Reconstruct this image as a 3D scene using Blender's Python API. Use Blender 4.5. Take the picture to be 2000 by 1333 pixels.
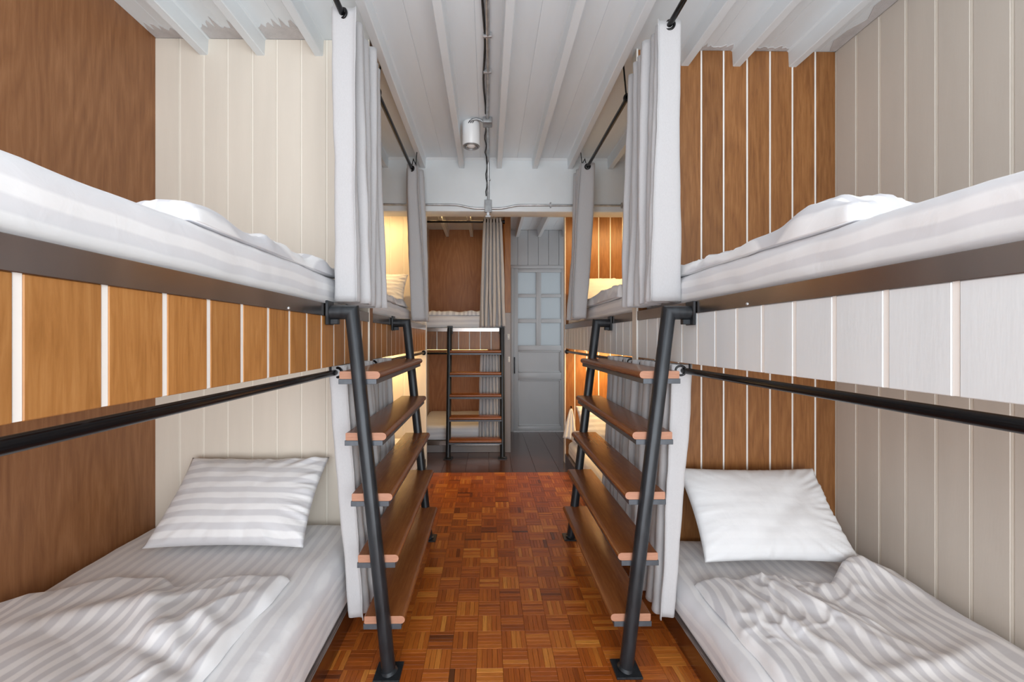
import bpy, bmesh, math, random
from mathutils import Vector, Matrix, noise
R = math.radians
random.seed(7)
sc = bpy.context.scene
for o in list(bpy.data.objects): bpy.data.objects.remove(o)
COL = sc.collection

# ---------------------------------------------------------------- camera, world, light, exposure
cam_d = bpy.data.cameras.new('camera'); cam = bpy.data.objects.new('camera', cam_d); COL.objects.link(cam)
cam.location = (0, 0, 1.35); cam.rotation_euler = (R(90), 0, R(-0.9))
cam_d.sensor_width = 36; cam_d.lens = 815 / 2000 * 36
cam_d.shift_x = (1000 - 965.8) / 2000; cam_d.shift_y = -(666.5 - 662) / 2000
cam_d.clip_start = 0.05; cam_d.clip_end = 60
sc.camera = cam
sc.view_settings.view_transform = 'Standard'; sc.view_settings.look = 'None'
sc.view_settings.gamma = 1; sc.view_settings.use_curve_mapping = False
sc.view_settings.exposure = 0.30
w = bpy.data.worlds.new('daylight'); sc.world = w; w.use_nodes = True
bg = w.node_tree.nodes['Background']; bg.inputs[0].default_value = (0.88, 0.94, 1.0, 1); bg.inputs[1].default_value = 1.5

def area(name, loc, rot, sx, sy, power, color, parent=None, spread=180):
    d = bpy.data.lights.new(name, 'AREA'); d.shape = 'RECTANGLE'; d.size = sx; d.size_y = sy
    d.energy = power; d.color = color; d.spread = R(spread)
    o = bpy.data.objects.new(name, d); COL.objects.link(o)
    if parent: o.parent = parent
    o.location = loc; o.rotation_euler = rot
    return o
# daylight through the tall windows of the room's street side, behind the camera
area('window_daylight', (0.1, -1.45, 1.35), (R(99), 0, 0), 3.3, 2.6, 98, (0.925, 0.965, 1.0))
# added fill light for the far door, out of view in the lobby; no window there
area('lobby_fill', (1.9, 5.3, 1.6), (0, R(90), 0), 1.6, 0.9, 8, (0.92, 0.96, 1.0))

# ---------------------------------------------------------------- helpers
def tag(o, label=None, cat=None, group=None, kind=None):
    for k, v in (('label', label), ('category', cat), ('group', group), ('kind', kind)):
        if v: o[k] = v
    return o
def empty(name, loc, label=None, cat=None, group=None, kind=None):
    o = bpy.data.objects.new(name, None); COL.objects.link(o); o.location = loc
    o.empty_display_size = 0.1
    return tag(o, label, cat, group, kind)
def link(name, me, parent=None, loc=(0, 0, 0), rot=None):
    o = bpy.data.objects.new(name, me); COL.objects.link(o)
    loc = Vector(loc)
    if parent is not None:
        o.parent = parent; loc = loc - wloc(parent)
    o.location = loc
    if rot: o.rotation_euler = rot
    return o
def wloc(p):
    v = Vector(p.location)
    while p.parent: p = p.parent; v += Vector(p.location)
    return v
def mesh(name, vs, fs, mat, smooth=False, uvs=None):
    me = bpy.data.meshes.new(name); me.from_pydata([tuple(v) for v in vs], [], fs)
    if mat: me.materials.append(mat)
    if uvs is not None:
        ul = me.uv_layers.new(name='UVMap')
        for l in me.loops: ul.data[l.index].uv = uvs[l.vertex_index]
    if smooth: me.polygons.foreach_set('use_smooth', [True] * len(me.polygons))
    me.validate(); me.update()
    return me
_cache = {}
def boxmesh(sx, sy, sz, mat, bev=0.0, seg=1):
    key = (round(sx, 4), round(sy, 4), round(sz, 4), mat.name, bev, seg)
    if key in _cache: return _cache[key]
    bm = bmesh.new(); bmesh.ops.create_cube(bm, size=1)
    bmesh.ops.scale(bm, vec=(sx, sy, sz), verts=bm.verts)
    if bev > 0: bmesh.ops.bevel(bm, geom=bm.edges[:], offset=bev, segments=seg, affect='EDGES', profile=0.5)
    me = bpy.data.meshes.new('box'); bm.to_mesh(me); bm.free(); me.materials.append(mat)
    if bev and seg > 1: me.polygons.foreach_set('use_smooth', [True] * len(me.polygons)); me.set_sharp_from_angle(angle=R(50))
    _cache[key] = me
    return me
def box(name, x0, x1, y0, y1, z0, z1, mat, parent=None, bev=0.0, seg=1):
    me = boxmesh(abs(x1 - x0), abs(y1 - y0), abs(z1 - z0), mat, bev, seg)
    return link(name, me, parent, ((x0 + x1) / 2, (y0 + y1) / 2, (z0 + z1) / 2))
def tube_geo(pts, r, n=14, cap=True):
    """sweep a circle along a polyline, with mitred joints"""
    pts = [Vector(p) for p in pts]; vs = []; fs = []
    rr = r if isinstance(r, (list, tuple)) else [r] * len(pts)
    d0 = (pts[1] - pts[0]).normalized()
    up = Vector((0, 0, 1)) if abs(d0.z) < 0.9 else Vector((1, 0, 0))
    a = d0.cross(up).normalized(); b = d0.cross(a).normalized()
    for i, p in enumerate(pts):
        din = (pts[i] - pts[i - 1]).normalized() if i > 0 else (pts[1] - pts[0]).normalized()
        dout = (pts[i + 1] - pts[i]).normalized() if i < len(pts) - 1 else din
        nrm = (din + dout).normalized()
        if i > 0:
            pass
        ring = []
        for k in range(n):
            t = 2 * math.pi * k / n
            off = a * math.cos(t) * rr[i] + b * math.sin(t) * rr[i]
            # project on the mitre plane along din
            q = p + off - din * (off.dot(nrm) / max(0.2, din.dot(nrm)))
            ring.append(q)
        vs += ring
        # rotate frame
        if (dout - din).length > 1e-6:
            rot = din.rotation_difference(dout); a = rot @ a; b = rot @ b
    for i in range(len(pts) - 1):
        for k in range(n):
            fs.append((i * n + k, i * n + (k + 1) % n, (i + 1) * n + (k + 1) % n, (i + 1) * n + k))
    if cap:
        fs.append(tuple(range(n))[::-1]); fs.append(tuple((len(pts) - 1) * n + k for k in range(n)))
    return vs, fs
def tube(name, pts, r, mat, parent=None, n=14, cap=True):
    vs, fs = tube_geo(pts, r, n, cap)
    c = sum((Vector(p) for p in pts), Vector()) / len(pts)
    me = mesh(name, [v - c for v in vs], fs, mat, True); me.set_sharp_from_angle(angle=R(45))
    return link(name, me, parent, c)
def ring_mesh(R0, r0, mat, n=24, m=8):
    key = ('ring', R0, r0, mat.name)
    if key in _cache: return _cache[key]
    vs = []; fs = []
    for i in range(n):
        t = 2 * math.pi * i / n
        for j in range(m):
            s = 2 * math.pi * j / m
            rad = R0 + r0 * math.cos(s)
            vs.append((rad * math.cos(t), r0 * 0.8 * math.sin(s), rad * math.sin(t)))
    for i in range(n):
        for j in range(m):
            fs.append((i * m + j, i * m + (j + 1) % m, ((i + 1) % n) * m + (j + 1) % m, ((i + 1) % n) * m + j))
    _cache[key] = mesh('ring', vs, fs, mat, True)
    return _cache[key]
def fbm(p, o=4): return noise.fractal(Vector(p), 0.9, 2.0, o, noise_basis='PERLIN_ORIGINAL')
def sstep(a, b, x):
    t = max(0.0, min(1.0, (x - a) / (b - a))); return t * t * (3 - 2 * t)

# ---------------------------------------------------------------- materials
def mat(name):
    m = bpy.data.materials.new(name); m.use_nodes = True
    nt = m.node_tree; return m, nt, nt.nodes['Principled BSDF']
def N(nt, t, **kw):
    n = nt.nodes.new(t)
    for k, v in kw.items(): setattr(n, k, v)
    return n
def L(nt, a, b): nt.links.new(a, b)
def ramp(nt, stops):
    r = N(nt, 'ShaderNodeValToRGB'); e = r.color_ramp.elements
    while len(e) < len(stops): e.new(0.5)
    for i, (p, c) in enumerate(stops): e[i].position = p; e[i].color = (*c, 1)
    return r
def paint(name, col, rough=0.5, var=0.05, bump=0.04, scale=6.0, grain=None):
    m, nt, b = mat(name)
    tc = N(nt, 'ShaderNodeTexCoord'); oi = N(nt, 'ShaderNodeObjectInfo')
    mp = N(nt, 'ShaderNodeMapping'); L(nt, tc.outputs['Object'], mp.inputs[0])
    mp.inputs['Scale'].default_value = grain or (1, 1, 1)
    cmb = N(nt, 'ShaderNodeVectorMath', operation='SCALE'); cmb.inputs[0].default_value = (13, 29, 17); L(nt, oi.outputs['Random'], cmb.inputs['Scale'])
    L(nt, cmb.outputs[0], mp.inputs['Location'])
    nz = N(nt, 'ShaderNodeTexNoise'); nz.inputs['Scale'].default_value = scale; nz.inputs['Detail'].default_value = 5; L(nt, mp.outputs[0], nz.inputs['Vector'])
    d = tuple(c * (1 - var) for c in col); u = tuple(min(1, c * (1 + var)) for c in col)
    r = ramp(nt, [(0.3, d), (0.7, u)]); L(nt, nz.outputs[0], r.inputs[0])
    L(nt, r.outputs[0], b.inputs['Base Color']); b.inputs['Roughness'].default_value = rough
    n2 = N(nt, 'ShaderNodeTexNoise'); n2.inputs['Scale'].default_value = scale * 12; L(nt, mp.outputs[0], n2.inputs['Vector'])
    bp = N(nt, 'ShaderNodeBump'); bp.inputs['Strength'].default_value = bump; bp.inputs['Distance'].default_value = 0.01
    L(nt, n2.outputs[0], bp.inputs['Height']); L(nt, bp.outputs[0], b.inputs['Normal'])
    return m
def wood(name, dark, mid, light, axis='z', rough=0.42, figure=0.5, fine=1.0, coat=0.0, rnd=0.25, spec=0.5, bump=0.12):
    """grain runs along axis of the piece's own coordinates; every piece is offset by its random number"""
    m, nt, b = mat(name)
    tc = N(nt, 'ShaderNodeTexCoord'); oi = N(nt, 'ShaderNodeObjectInfo'); geo = N(nt, 'ShaderNodeNewGeometry')
    ad = N(nt, 'ShaderNodeVectorMath', operation='SCALE'); ad.inputs[0].default_value = (31, 17, 23); L(nt, oi.outputs['Random'], ad.inputs['Scale'])
    va = N(nt, 'ShaderNodeVectorMath', operation='ADD'); L(nt, tc.outputs['Object'], va.inputs[0]); L(nt, ad.outputs[0], va.inputs[1])
    k = {'x': (1, 14, 14), 'y': (14, 1, 14), 'z': (14, 14, 1)}[axis]
    m1 = N(nt, 'ShaderNodeMapping'); m1.inputs['Scale'].default_value = k; L(nt, va.outputs[0], m1.inputs[0])
    n1 = N(nt, 'ShaderNodeTexNoise'); n1.inputs['Scale'].default_value = 6.0 * fine; n1.inputs['Detail'].default_value = 8; n1.inputs['Roughness'].default_value = 0.65; n1.inputs['Distortion'].default_value = 0.6
    L(nt, m1.outputs[0], n1.inputs['Vector'])
    k2 = {'x': (0.7, 3.6, 3.6), 'y': (3.6, 0.7, 3.6), 'z': (3.6, 3.6, 0.7)}[axis]
    m2 = N(nt, 'ShaderNodeMapping'); m2.inputs['Scale'].default_value = k2; L(nt, va.outputs[0], m2.inputs[0])
    n2 = N(nt, 'ShaderNodeTexNoise'); n2.inputs['Scale'].default_value = 1.3; n2.inputs['Detail'].default_value = 1.5; L(nt, m2.outputs[0], n2.inputs['Vector'])
    ml = N(nt, 'ShaderNodeMath', operation='MULTIPLY'); ml.inputs[1].default_value = 22; L(nt, n2.outputs[0], ml.inputs[0])
    fr = N(nt, 'ShaderNodeMath', operation='PINGPONG'); fr.inputs[1].default_value = 1.0; L(nt, ml.outputs[0], fr.inputs[0])
    mx = N(nt, 'ShaderNodeMix'); mx.inputs[0].default_value = figure * 0.45; L(nt, n1.outputs[0], mx.inputs[2]); L(nt, fr.outputs[0], mx.inputs[3])
    r = ramp(nt, [(0.28, dark), (0.5, mid), (0.74, light)]); L(nt, mx.outputs[0], r.inputs[0])
    hv = N(nt, 'ShaderNodeHueSaturation')
    mr = N(nt, 'ShaderNodeMapRange'); mr.inputs['To Min'].default_value = 1 - rnd; mr.inputs['To Max'].default_value = 1 + rnd * 0.7
    L(nt, oi.outputs['Random'], mr.inputs[0]); L(nt, mr.outputs[0], hv.inputs['Value']); L(nt, r.outputs[0], hv.inputs['Color'])
    L(nt, hv.outputs[0], b.inputs['Base Color'])
    rr = N(nt, 'ShaderNodeMapRange'); rr.inputs['To Min'].default_value = rough - 0.5 * bump; rr.inputs['To Max'].default_value = rough + 0.8 * bump
    L(nt, n1.outputs[0], rr.inputs[0]); L(nt, rr.outputs[0], b.inputs['Roughness'])
    b.inputs['Coat Weight'].default_value = coat; b.inputs['Coat Roughness'].default_value = 0.18
    b.inputs['Specular IOR Level'].default_value = spec
    bp = N(nt, 'ShaderNodeBump'); bp.inputs['Strength'].default_value = bump; bp.inputs['Distance'].default_value = 0.002
    L(nt, n1.outputs[0], bp.inputs['Height']); L(nt, bp.outputs[0], b.inputs['Normal'])
    return m
def simple(name, col, rough=0.5, metal=0.0, **kw):
    m, nt, b = mat(name); b.inputs['Base Color'].default_value = (*col, 1); b.inputs['Roughness'].default_value = rough; b.inputs['Metallic'].default_value = metal
    for k, v in kw.items(): b.inputs[k].default_value = v
    return m
def scratchy(name, col, rough, metal, lo=0.8, hi=1.25, grain=(4, 1, 60), spec=0.5, bump=0.05):
    m, nt, b = mat(name)
    tc = N(nt, 'ShaderNodeTexCoord'); mp = N(nt, 'ShaderNodeMapping'); mp.inputs['Scale'].default_value = grain; L(nt, tc.outputs['Object'], mp.inputs[0])
    nz = N(nt, 'ShaderNodeTexNoise'); nz.inputs['Scale'].default_value = 3; nz.inputs['Detail'].default_value = 6; L(nt, mp.outputs[0], nz.inputs['Vector'])
    r = ramp(nt, [(0.3, tuple(c * lo for c in col)), (0.7, tuple(c * hi for c in col))]); L(nt, nz.outputs[0], r.inputs[0]); L(nt, r.outputs[0], b.inputs['Base Color'])
    mr = N(nt, 'ShaderNodeMapRange'); mr.inputs['To Min'].default_value = rough * 0.8; mr.inputs['To Max'].default_value = rough * 1.3; L(nt, nz.outputs[0], mr.inputs[0]); L(nt, mr.outputs[0], b.inputs['Roughness'])
    b.inputs['Metallic'].default_value = metal; b.inputs['Specular IOR Level'].default_value = spec
    bp = N(nt, 'ShaderNodeBump'); bp.inputs['Strength'].default_value = bump; bp.inputs['Distance'].default_value = 0.001; L(nt, nz.outputs[0], bp.inputs['Height']); L(nt, bp.outputs[0], b.inputs['Normal'])
    return m
def bedding(name, mode, period=0.052, a=(0.86, 0.86, 0.87), c=(0.745, 0.745, 0.77), strength=1.0):
    """satin-stripe cotton. mode: 'u' or 'v' of the UV map (metres), or 'xz' / '-xz' of the mattress's own coordinates"""
    m, nt, b = mat(name)
    tc = N(nt, 'ShaderNodeTexCoord'); sp = N(nt, 'ShaderNodeSeparateXYZ')
    if mode in ('u', 'v'):
        L(nt, tc.outputs['UV'], sp.inputs[0]); src = sp.outputs[0 if mode == 'u' else 1]
    else:
        L(nt, tc.outputs['Object'], sp.inputs[0])
        mm = N(nt, 'ShaderNodeMath', operation='MULTIPLY'); mm.inputs[1].default_value = -1 if mode[0] == '-' else 1
        L(nt, sp.outputs[0 if 'x' in mode else 1], mm.inputs[0])
        ad = N(nt, 'ShaderNodeMath', operation='ADD'); L(nt, mm.outputs[0], ad.inputs[0]); L(nt, sp.outputs[2], ad.inputs[1]); src = ad.outputs[0]
    nz = N(nt, 'ShaderNodeTexNoise'); nz.inputs['Scale'].default_value = 3; L(nt, tc.outputs['Object'], nz.inputs['Vector'])
    n2 = N(nt, 'ShaderNodeMath', operation='MULTIPLY_ADD'); n2.inputs[1].default_value = 0.03; L(nt, nz.outputs[0], n2.inputs[0]); L(nt, src, n2.inputs[2])
    dv = N(nt, 'ShaderNodeMath', operation='DIVIDE'); dv.inputs[1].default_value = period; L(nt, n2.outputs[0], dv.inputs[0])
    pp = N(nt, 'ShaderNodeMath', operation='PINGPONG'); pp.inputs[1].default_value = 0.5; L(nt, dv.outputs[0], pp.inputs[0])
    r = ramp(nt, [(0.20, a), (0.30, c)]); L(nt, pp.outputs[0], r.inputs[0])
    if strength < 1:
        mx = N(nt, 'ShaderNodeMix', data_type='RGBA'); mx.inputs[0].default_value = strength; mx.inputs[6].default_value = (*a, 1); L(nt, r.outputs[0], mx.inputs[7]); out = mx.outputs[2]
    else: out = r.outputs[0]
    L(nt, out, b.inputs['Base Color']); b.inputs['Roughness'].default_value = 0.75
    b.inputs['Sheen Weight'].default_value = 0.15; b.inputs['Specular IOR Level'].default_value = 0.25
    wv = N(nt, 'ShaderNodeTexNoise'); wv.inputs['Scale'].default_value = 16; wv.inputs['Detail'].default_value = 4; wv.inputs['Distortion'].default_value = 0.8; L(nt, tc.outputs['Object'], wv.inputs['Vector'])
    bp = N(nt, 'ShaderNodeBump'); bp.inputs['Strength'].default_value = 0.25; bp.inputs['Distance'].default_value = 0.006; L(nt, wv.outputs[0], bp.inputs['Height']); L(nt, bp.outputs[0], b.inputs['Normal'])
    return m

M_ceil = paint('ceiling_paint', (0.81, 0.86, 0.89), 0.5, 0.03, 0.03, 3, (3, 0.6, 3))
M_beam = paint('beam_paint', (0.76, 0.79, 0.80), 0.5, 0.03, 0.05, 4)
M_cream = paint('cream_board_paint', (0.765, 0.695, 0.60), 0.42, 0.03, 0.03, 3, (4, 4, 0.5))
M_cream_gap = simple('cream_joint_paint', (0.88, 0.82, 0.72), 0.5)
M_taupe = paint('taupe_board_paint', (0.66, 0.60, 0.53), 0.42, 0.03, 0.03, 3, (4, 4, 0.5))
M_white = paint('white_board_paint', (0.745, 0.785, 0.805), 0.4, 0.03, 0.03, 3, (4, 4, 0.5))
M_gap = simple('white_joint', (0.90, 0.88, 0.84), 0.5)
M_jamb = paint('jamb_sheen_plinth_paint', (0.27, 0.245, 0.24), 0.4, 0.03, 0.03, 3)
M_grey = paint('grey_door_paint', (0.50, 0.52, 0.54), 0.35, 0.03, 0.03, 3)
M_ply = wood('teak_veneer', (0.24, 0.095, 0.034), (0.31, 0.130, 0.048), (0.40, 0.185, 0.078), 'z', 0.45, 0.38, 0.8, rnd=0.05)
M_board = wood('teak_wall_board', (0.18, 0.066, 0.018), (0.27, 0.110, 0.032), (0.36, 0.16, 0.054), 'z', 0.4, 0.28, rnd=0.13)
M_fascia = wood('teak_fascia_board', (0.31, 0.125, 0.028), (0.42, 0.182, 0.048), (0.52, 0.25, 0.078), 'z', 0.4, 0.20, rnd=0.16)
M_tread = wood('dark_tread_wood', (0.19, 0.058, 0.016), (0.235, 0.076, 0.021), (0.28, 0.098, 0.028), 'y', 0.26, 0.12, 1.2, rnd=0.1, coat=0.1, bump=0.025)
M_treadx = wood('dark_tread_wood_cross', (0.19, 0.058, 0.016), (0.235, 0.076, 0.021), (0.28, 0.098, 0.028), 'x', 0.26, 0.12, 1.2, rnd=0.1, coat=0.1, bump=0.025)
M_endgrain = wood('tread_end_grain', (0.36, 0.165, 0.10), (0.43, 0.21, 0.13), (0.49, 0.26, 0.17), 'x', 0.6, 0.1, 3, rnd=0.05)
M_rail = scratchy('brushed_steel', (0.36, 0.32, 0.30), 0.24, 1.0, 0.85, 1.15, (1, 2.5, 1), bump=0.0)  # soft bands in the steel colour imitate blurred reflections
M_pipe = scratchy('black_painted_pipe', (0.022, 0.025, 0.029), 0.34, 0.35, 0.7, 1.5, (14, 14, 3), bump=0.12)
M_rod = simple('black_rod', (0.005, 0.005, 0.006), 0.22, **{'Specular IOR Level': 0.3})
M_under = scratchy('grey_steel_bar', (0.09, 0.10, 0.115), 0.4, 0.3, 0.8, 1.2, (8, 8, 8))
M_galv = scratchy('galvanised_steel', (0.50, 0.51, 0.52), 0.32, 0.7, 0.8, 1.2, (8, 8, 8))
M_box = scratchy('grey_junction_box', (0.33, 0.34, 0.35), 0.4, 0.6, 0.8, 1.2, (8, 8, 8))
M_cable = simple('black_cable', (0.012, 0.012, 0.013), 0.5)
M_lampw = simple('white_lamp_enamel', (0.82, 0.83, 0.83), 0.3)
M_dark = simple('dark_slot', (0.02, 0.02, 0.02), 0.6)
M_chrome = simple('chrome_reflector', (0.8, 0.8, 0.8), 0.12, 1.0)
M_lens = simple('lamp_lens', (0.85, 0.86, 0.86), 0.15)
M_plastic = simple('white_plastic', (0.82, 0.82, 0.80), 0.35)
M_base = simple('slab_board', (0.40, 0.28, 0.18), 0.6)
M_mL = bedding('sheet_left', 'xz'); M_mR = bedding('sheet_right', '-xz'); M_mF = bedding('sheet_far', '-yz')
M_duv = bedding('duvet_cotton', 'u', 0.056, (0.88, 0.88, 0.89), (0.66, 0.66, 0.69))
M_pilS = bedding('pillow_striped', 'v', 0.056, (0.87, 0.87, 0.88), (0.69, 0.69, 0.715))
M_pilP = bedding('pillow_plain', 'v', 0.056, (0.84, 0.85, 0.865), (0.80, 0.81, 0.83), 0.5)
def curtain_mat():
    m, nt, b = mat('grey_linen')
    tc = N(nt, 'ShaderNodeTexCoord'); mp = N(nt, 'ShaderNodeMapping'); mp.inputs['Scale'].default_value = (300, 300, 120); L(nt, tc.outputs['Object'], mp.inputs[0])
    nz = N(nt, 'ShaderNodeTexNoise'); nz.inputs['Scale'].default_value = 1; nz.inputs['Detail'].default_value = 3; L(nt, mp.outputs[0], nz.inputs['Vector'])
    r = ramp(nt, [(0.3, (0.575, 0.57, 0.58)), (0.7, (0.615, 0.61, 0.62))]); L(nt, nz.outputs[0], r.inputs[0]); L(nt, r.outputs[0], b.inputs['Base Color'])
    b.inputs['Roughness'].default_value = 0.85; b.inputs['Sheen Weight'].default_value = 0.2; b.inputs['Specular IOR Level'].default_value = 0.2
    bp = N(nt, 'ShaderNodeBump'); bp.inputs['Strength'].default_value = 0.03; bp.inputs['Distance'].default_value = 0.0005; L(nt, nz.outputs[0], bp.inputs['Height']); L(nt, bp.outputs[0], b.inputs['Normal'])
    tr = N(nt, 'ShaderNodeBsdfTranslucent'); tr.inputs[0].default_value = (0.7, 0.68, 0.66, 1)
    ms = N(nt, 'ShaderNodeMixShader'); ms.inputs[0].default_value = 0.15; out = nt.nodes['Material Output']
    L(nt, b.outputs[0], ms.inputs[1]); L(nt, tr.outputs[0], ms.inputs[2]); L(nt, ms.outputs[0], out.inputs[0])
    return m
M_curt = curtain_mat()
def parquet_mat():
    m, nt, b = mat('parquet')
    tc = N(nt, 'ShaderNodeTexCoord'); oi = N(nt, 'ShaderNodeObjectInfo'); geo = N(nt, 'ShaderNodeNewGeometry')
    # one number per finger: island number mixed with the block's own random number
    a1 = N(nt, 'ShaderNodeMath', operation='MULTIPLY_ADD'); a1.inputs[1].default_value = 7.31; L(nt, oi.outputs['Random'], a1.inputs[0]); L(nt, geo.outputs['Random Per Island'], a1.inputs[2])
    wn = N(nt, 'ShaderNodeTexWhiteNoise', noise_dimensions='1D'); L(nt, a1.outputs[0], wn.inputs['W'])
    po = N(nt, 'ShaderNodeVectorMath', operation='MULTIPLY_ADD'); po.inputs[1].default_value = (1 / 0.1087,) * 3; po.inputs[2].default_value = (0.5, 0.5, 0.5); L(nt, tc.outputs['Object'], po.inputs[0])
    fl_ = N(nt, 'ShaderNodeVectorMath', operation='FLOOR'); L(nt, po.outputs[0], fl_.inputs[0])
    bn = N(nt, 'ShaderNodeTexWhiteNoise', noise_dimensions='4D'); L(nt, fl_.outputs[0], bn.inputs['Vector']); L(nt, oi.outputs['Random'], bn.inputs['W'])
    av = N(nt, 'ShaderNodeMix'); av.inputs[0].default_value = 0.5; L(nt, wn.outputs[0], av.inputs[2]); L(nt, bn.outputs[0], av.inputs[3])
    r = ramp(nt, [(0.0, (0.05, 0.012, 0.005)), (0.13, (0.26, 0.060, 0.009)), (0.45, (0.37, 0.088, 0.012)), (0.70, (0.46, 0.125, 0.017)), (1.0, (0.66, 0.26, 0.045))]); L(nt, av.outputs[0], r.inputs[0])
    # grain along the finger: stored in the UV map (u along the finger)
    mp = N(nt, 'ShaderNodeMapping'); mp.inputs['Scale'].default_value = (18, 260, 1); L(nt, tc.outputs['UV'], mp.inputs[0])
    vs = N(nt, 'ShaderNodeVectorMath', operation='SCALE'); vs.inputs[0].default_value = (91, 37, 5); L(nt, wn.outputs[0], vs.inputs['Scale']); L(nt, vs.outputs[0], mp.inputs['Location'])
    nz = N(nt, 'ShaderNodeTexNoise'); nz.inputs['Scale'].default_value = 1; nz.inputs['Detail'].default_value = 5; nz.inputs['Distortion'].default_value = 0.4; L(nt, mp.outputs[0], nz.inputs['Vector'])
    g = ramp(nt, [(0.3, (0.72, 0.70, 0.68)), (0.7, (1.12, 1.12, 1.12))]); L(nt, nz.outputs[0], g.inputs[0])
    mx = N(nt, 'ShaderNodeMix', data_type='RGBA', blend_type='MULTIPLY'); mx.inputs[0].default_value = 1; L(nt, r.outputs[0], mx.inputs[6]); L(nt, g.outputs[0], mx.inputs[7])
    L(nt, mx.outputs[2], b.inputs['Base Color'])
    b.inputs['Roughness'].default_value = 0.30; b.inputs['Coat Weight'].default_value = 0.12; b.inputs['Coat Roughness'].default_value = 0.12; b.inputs['Specular IOR Level'].default_value = 0.4
    bp = N(nt, 'ShaderNodeBump'); bp.inputs['Strength'].default_value = 0.06; bp.inputs['Distance'].default_value = 0.002; L(nt, nz.outputs[0], bp.inputs['Height']); L(nt, bp.outputs[0], b.inputs['Normal'])
    return m
M_parq = parquet_mat()
M_joint = simple('floor_joint', (0.035, 0.013, 0.006), 0.6)
M_farfl = wood('dark_floor_board', (0.045, 0.018, 0.011), (0.07, 0.027, 0.015), (0.10, 0.040, 0.022), 'y', 0.2, 0.3, rnd=0.2, coat=0.4)
def glass_mat():
    m, nt, b = mat('frosted_glass')
    b.inputs['Base Color'].default_value = (0.42, 0.45, 0.47, 1); b.inputs['Roughness'].default_value = 0.35
    tr = N(nt, 'ShaderNodeBsdfTranslucent'); tr.inputs[0].default_value = (0.80, 0.84, 0.86, 1)
    ms = N(nt, 'ShaderNodeMixShader'); ms.inputs[0].default_value = 0.38
    L(nt, b.outputs[0], ms.inputs[1]); L(nt, tr.outputs[0], ms.inputs[2]); L(nt, ms.outputs[0], nt.nodes['Material Output'].inputs[0])
    return m
M_glass = glass_mat()
def glow(name, col, s):
    m, nt, b = mat(name); b.inputs['Base Color'].default_value = (*col, 1); b.inputs['Emission Color'].default_value = (*col, 1); b.inputs['Emission Strength'].default_value = s; return m
M_warm = glow('warm_led', (1.0, 0.62, 0.22), 5.0)

# ---------------------------------------------------------------- dimensions of the room (metres; y runs away from the camera)
XL, XR = -1.80, 1.97            # side walls
FL, FR = -0.645, 0.835          # bunk fronts
PL0, PL1 = 2.285, 2.350         # partition between the bunks, left
PR0, PR1 = 2.335, 2.405         # partition between the bunks, right
EL0, ER0 = 4.36, 4.52           # end partitions
YB, YE = -1.35, 6.05            # open window side / back wall
ZC, ZJ = 2.98, 2.887
BM0, BM1, BMZ = 3.77, 3.94, 2.50
FY = 4.95; FX0, FX1 = -0.85, 0.20

# ---------------------------------------------------------------- floor
floor = box('floor', XL - 0.1, XR + 0.1, YB, YE + 0.1, -0.12, -0.006, M_joint); tag(floor, kind='structure')
S = 0.1087; X0 = -0.0332 * 1.35 - S * 20 - 0.002; Y0 = 815 * 1.35 / 643.8 - 20 * S   # grid phase
def block_geo(ox, oy, turn, hz=0.0, jit=None):
    vs = []; fs = []; uv = []
    nf = 5; wdt = S / nf
    for k in range(nf):
        a0, a1 = k * wdt + 0.0004, (k + 1) * wdt - 0.0004; b0, b1 = 0.0005, S - 0.0005
        zt = hz + (jit[k] if jit else 0.0)
        e = 0.0007
        rings = [((a0, b0), (a1, b0), (a1, b1), (a0, b1), -0.006), ((a0, b0), (a1, b0), (a1, b1), (a0, b1), zt - e), ((a0 + e, b0 + e), (a1 - e, b0 + e), (a1 - e, b1 - e), (a0 + e, b1 - e), zt)]
        n0 = len(vs)
        for *c, z in rings:
            for (a, b_) in c:
                x, y = (a, b_) if not turn else (b_, a)
                vs.append((ox + x, oy + y, z)); uv.append((b_, a))
        for rr_ in range(2):
            for q in range(4):
                f = (n0 + rr_ * 4 + q, n0 + rr_ * 4 + (q + 1) % 4, n0 + (rr_ + 1) * 4 + (q + 1) % 4, n0 + (rr_ + 1) * 4 + q)
                fs.append(f if not turn else f[::-1])
        f = tuple(n0 + 8 + q for q in range(4)); fs.append(f if not turn else f[::-1])
    return vs, fs, uv
blk = []
for turn in (0, 1):
    v_, f_, u_ = block_geo(-S / 2, -S / 2, turn, 0.0, [random.uniform(-0.0003, 0.0003) for _ in range(5)])
    blk.append(mesh('parquet_block', v_, f_, M_parq, uvs=u_))
rest = [[], [], []]; nblk = 0
for i in range(0, 40):
    for j in range(-12, 60):
        x = X0 + i * S; y = Y0 + j * S
        if y < YB or y + S > 4.27 or x + S < XL or x > XR: continue
        turn = (i + j) % 2
        inview = (FL - 0.06 < x + S / 2 < FR + 0.06) and 1.27 < y + S / 2 < 3.45
        if inview and nblk < 300:
            link('parquet_block', blk[turn], floor, (x + S / 2, y + S / 2, random.uniform(-0.0002, 0.0002))); nblk += 1
        elif FL - 0.2 < x + S / 2 < FR + 0.2:
            v_, f_, u_ = block_geo(x, y, turn)
            n0 = len(rest[0]); rest[0] += v_; rest[1] += [tuple(q + n0 for q in f) for f in f_]; rest[2] += u_
oo = (X0 + S / 2, Y0 + S / 2, 0)
tag(link('parquet_blocks', mesh('parquet_blocks', [(a - oo[0], b_ - oo[1], c_) for a, b_, c_ in rest[0]], rest[1], M_parq, uvs=rest[2]), floor, oo), kind='stuff')
k = 0; x = XL
yfar0 = Y0 + math.floor((4.27 - Y0) / S) * S
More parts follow.
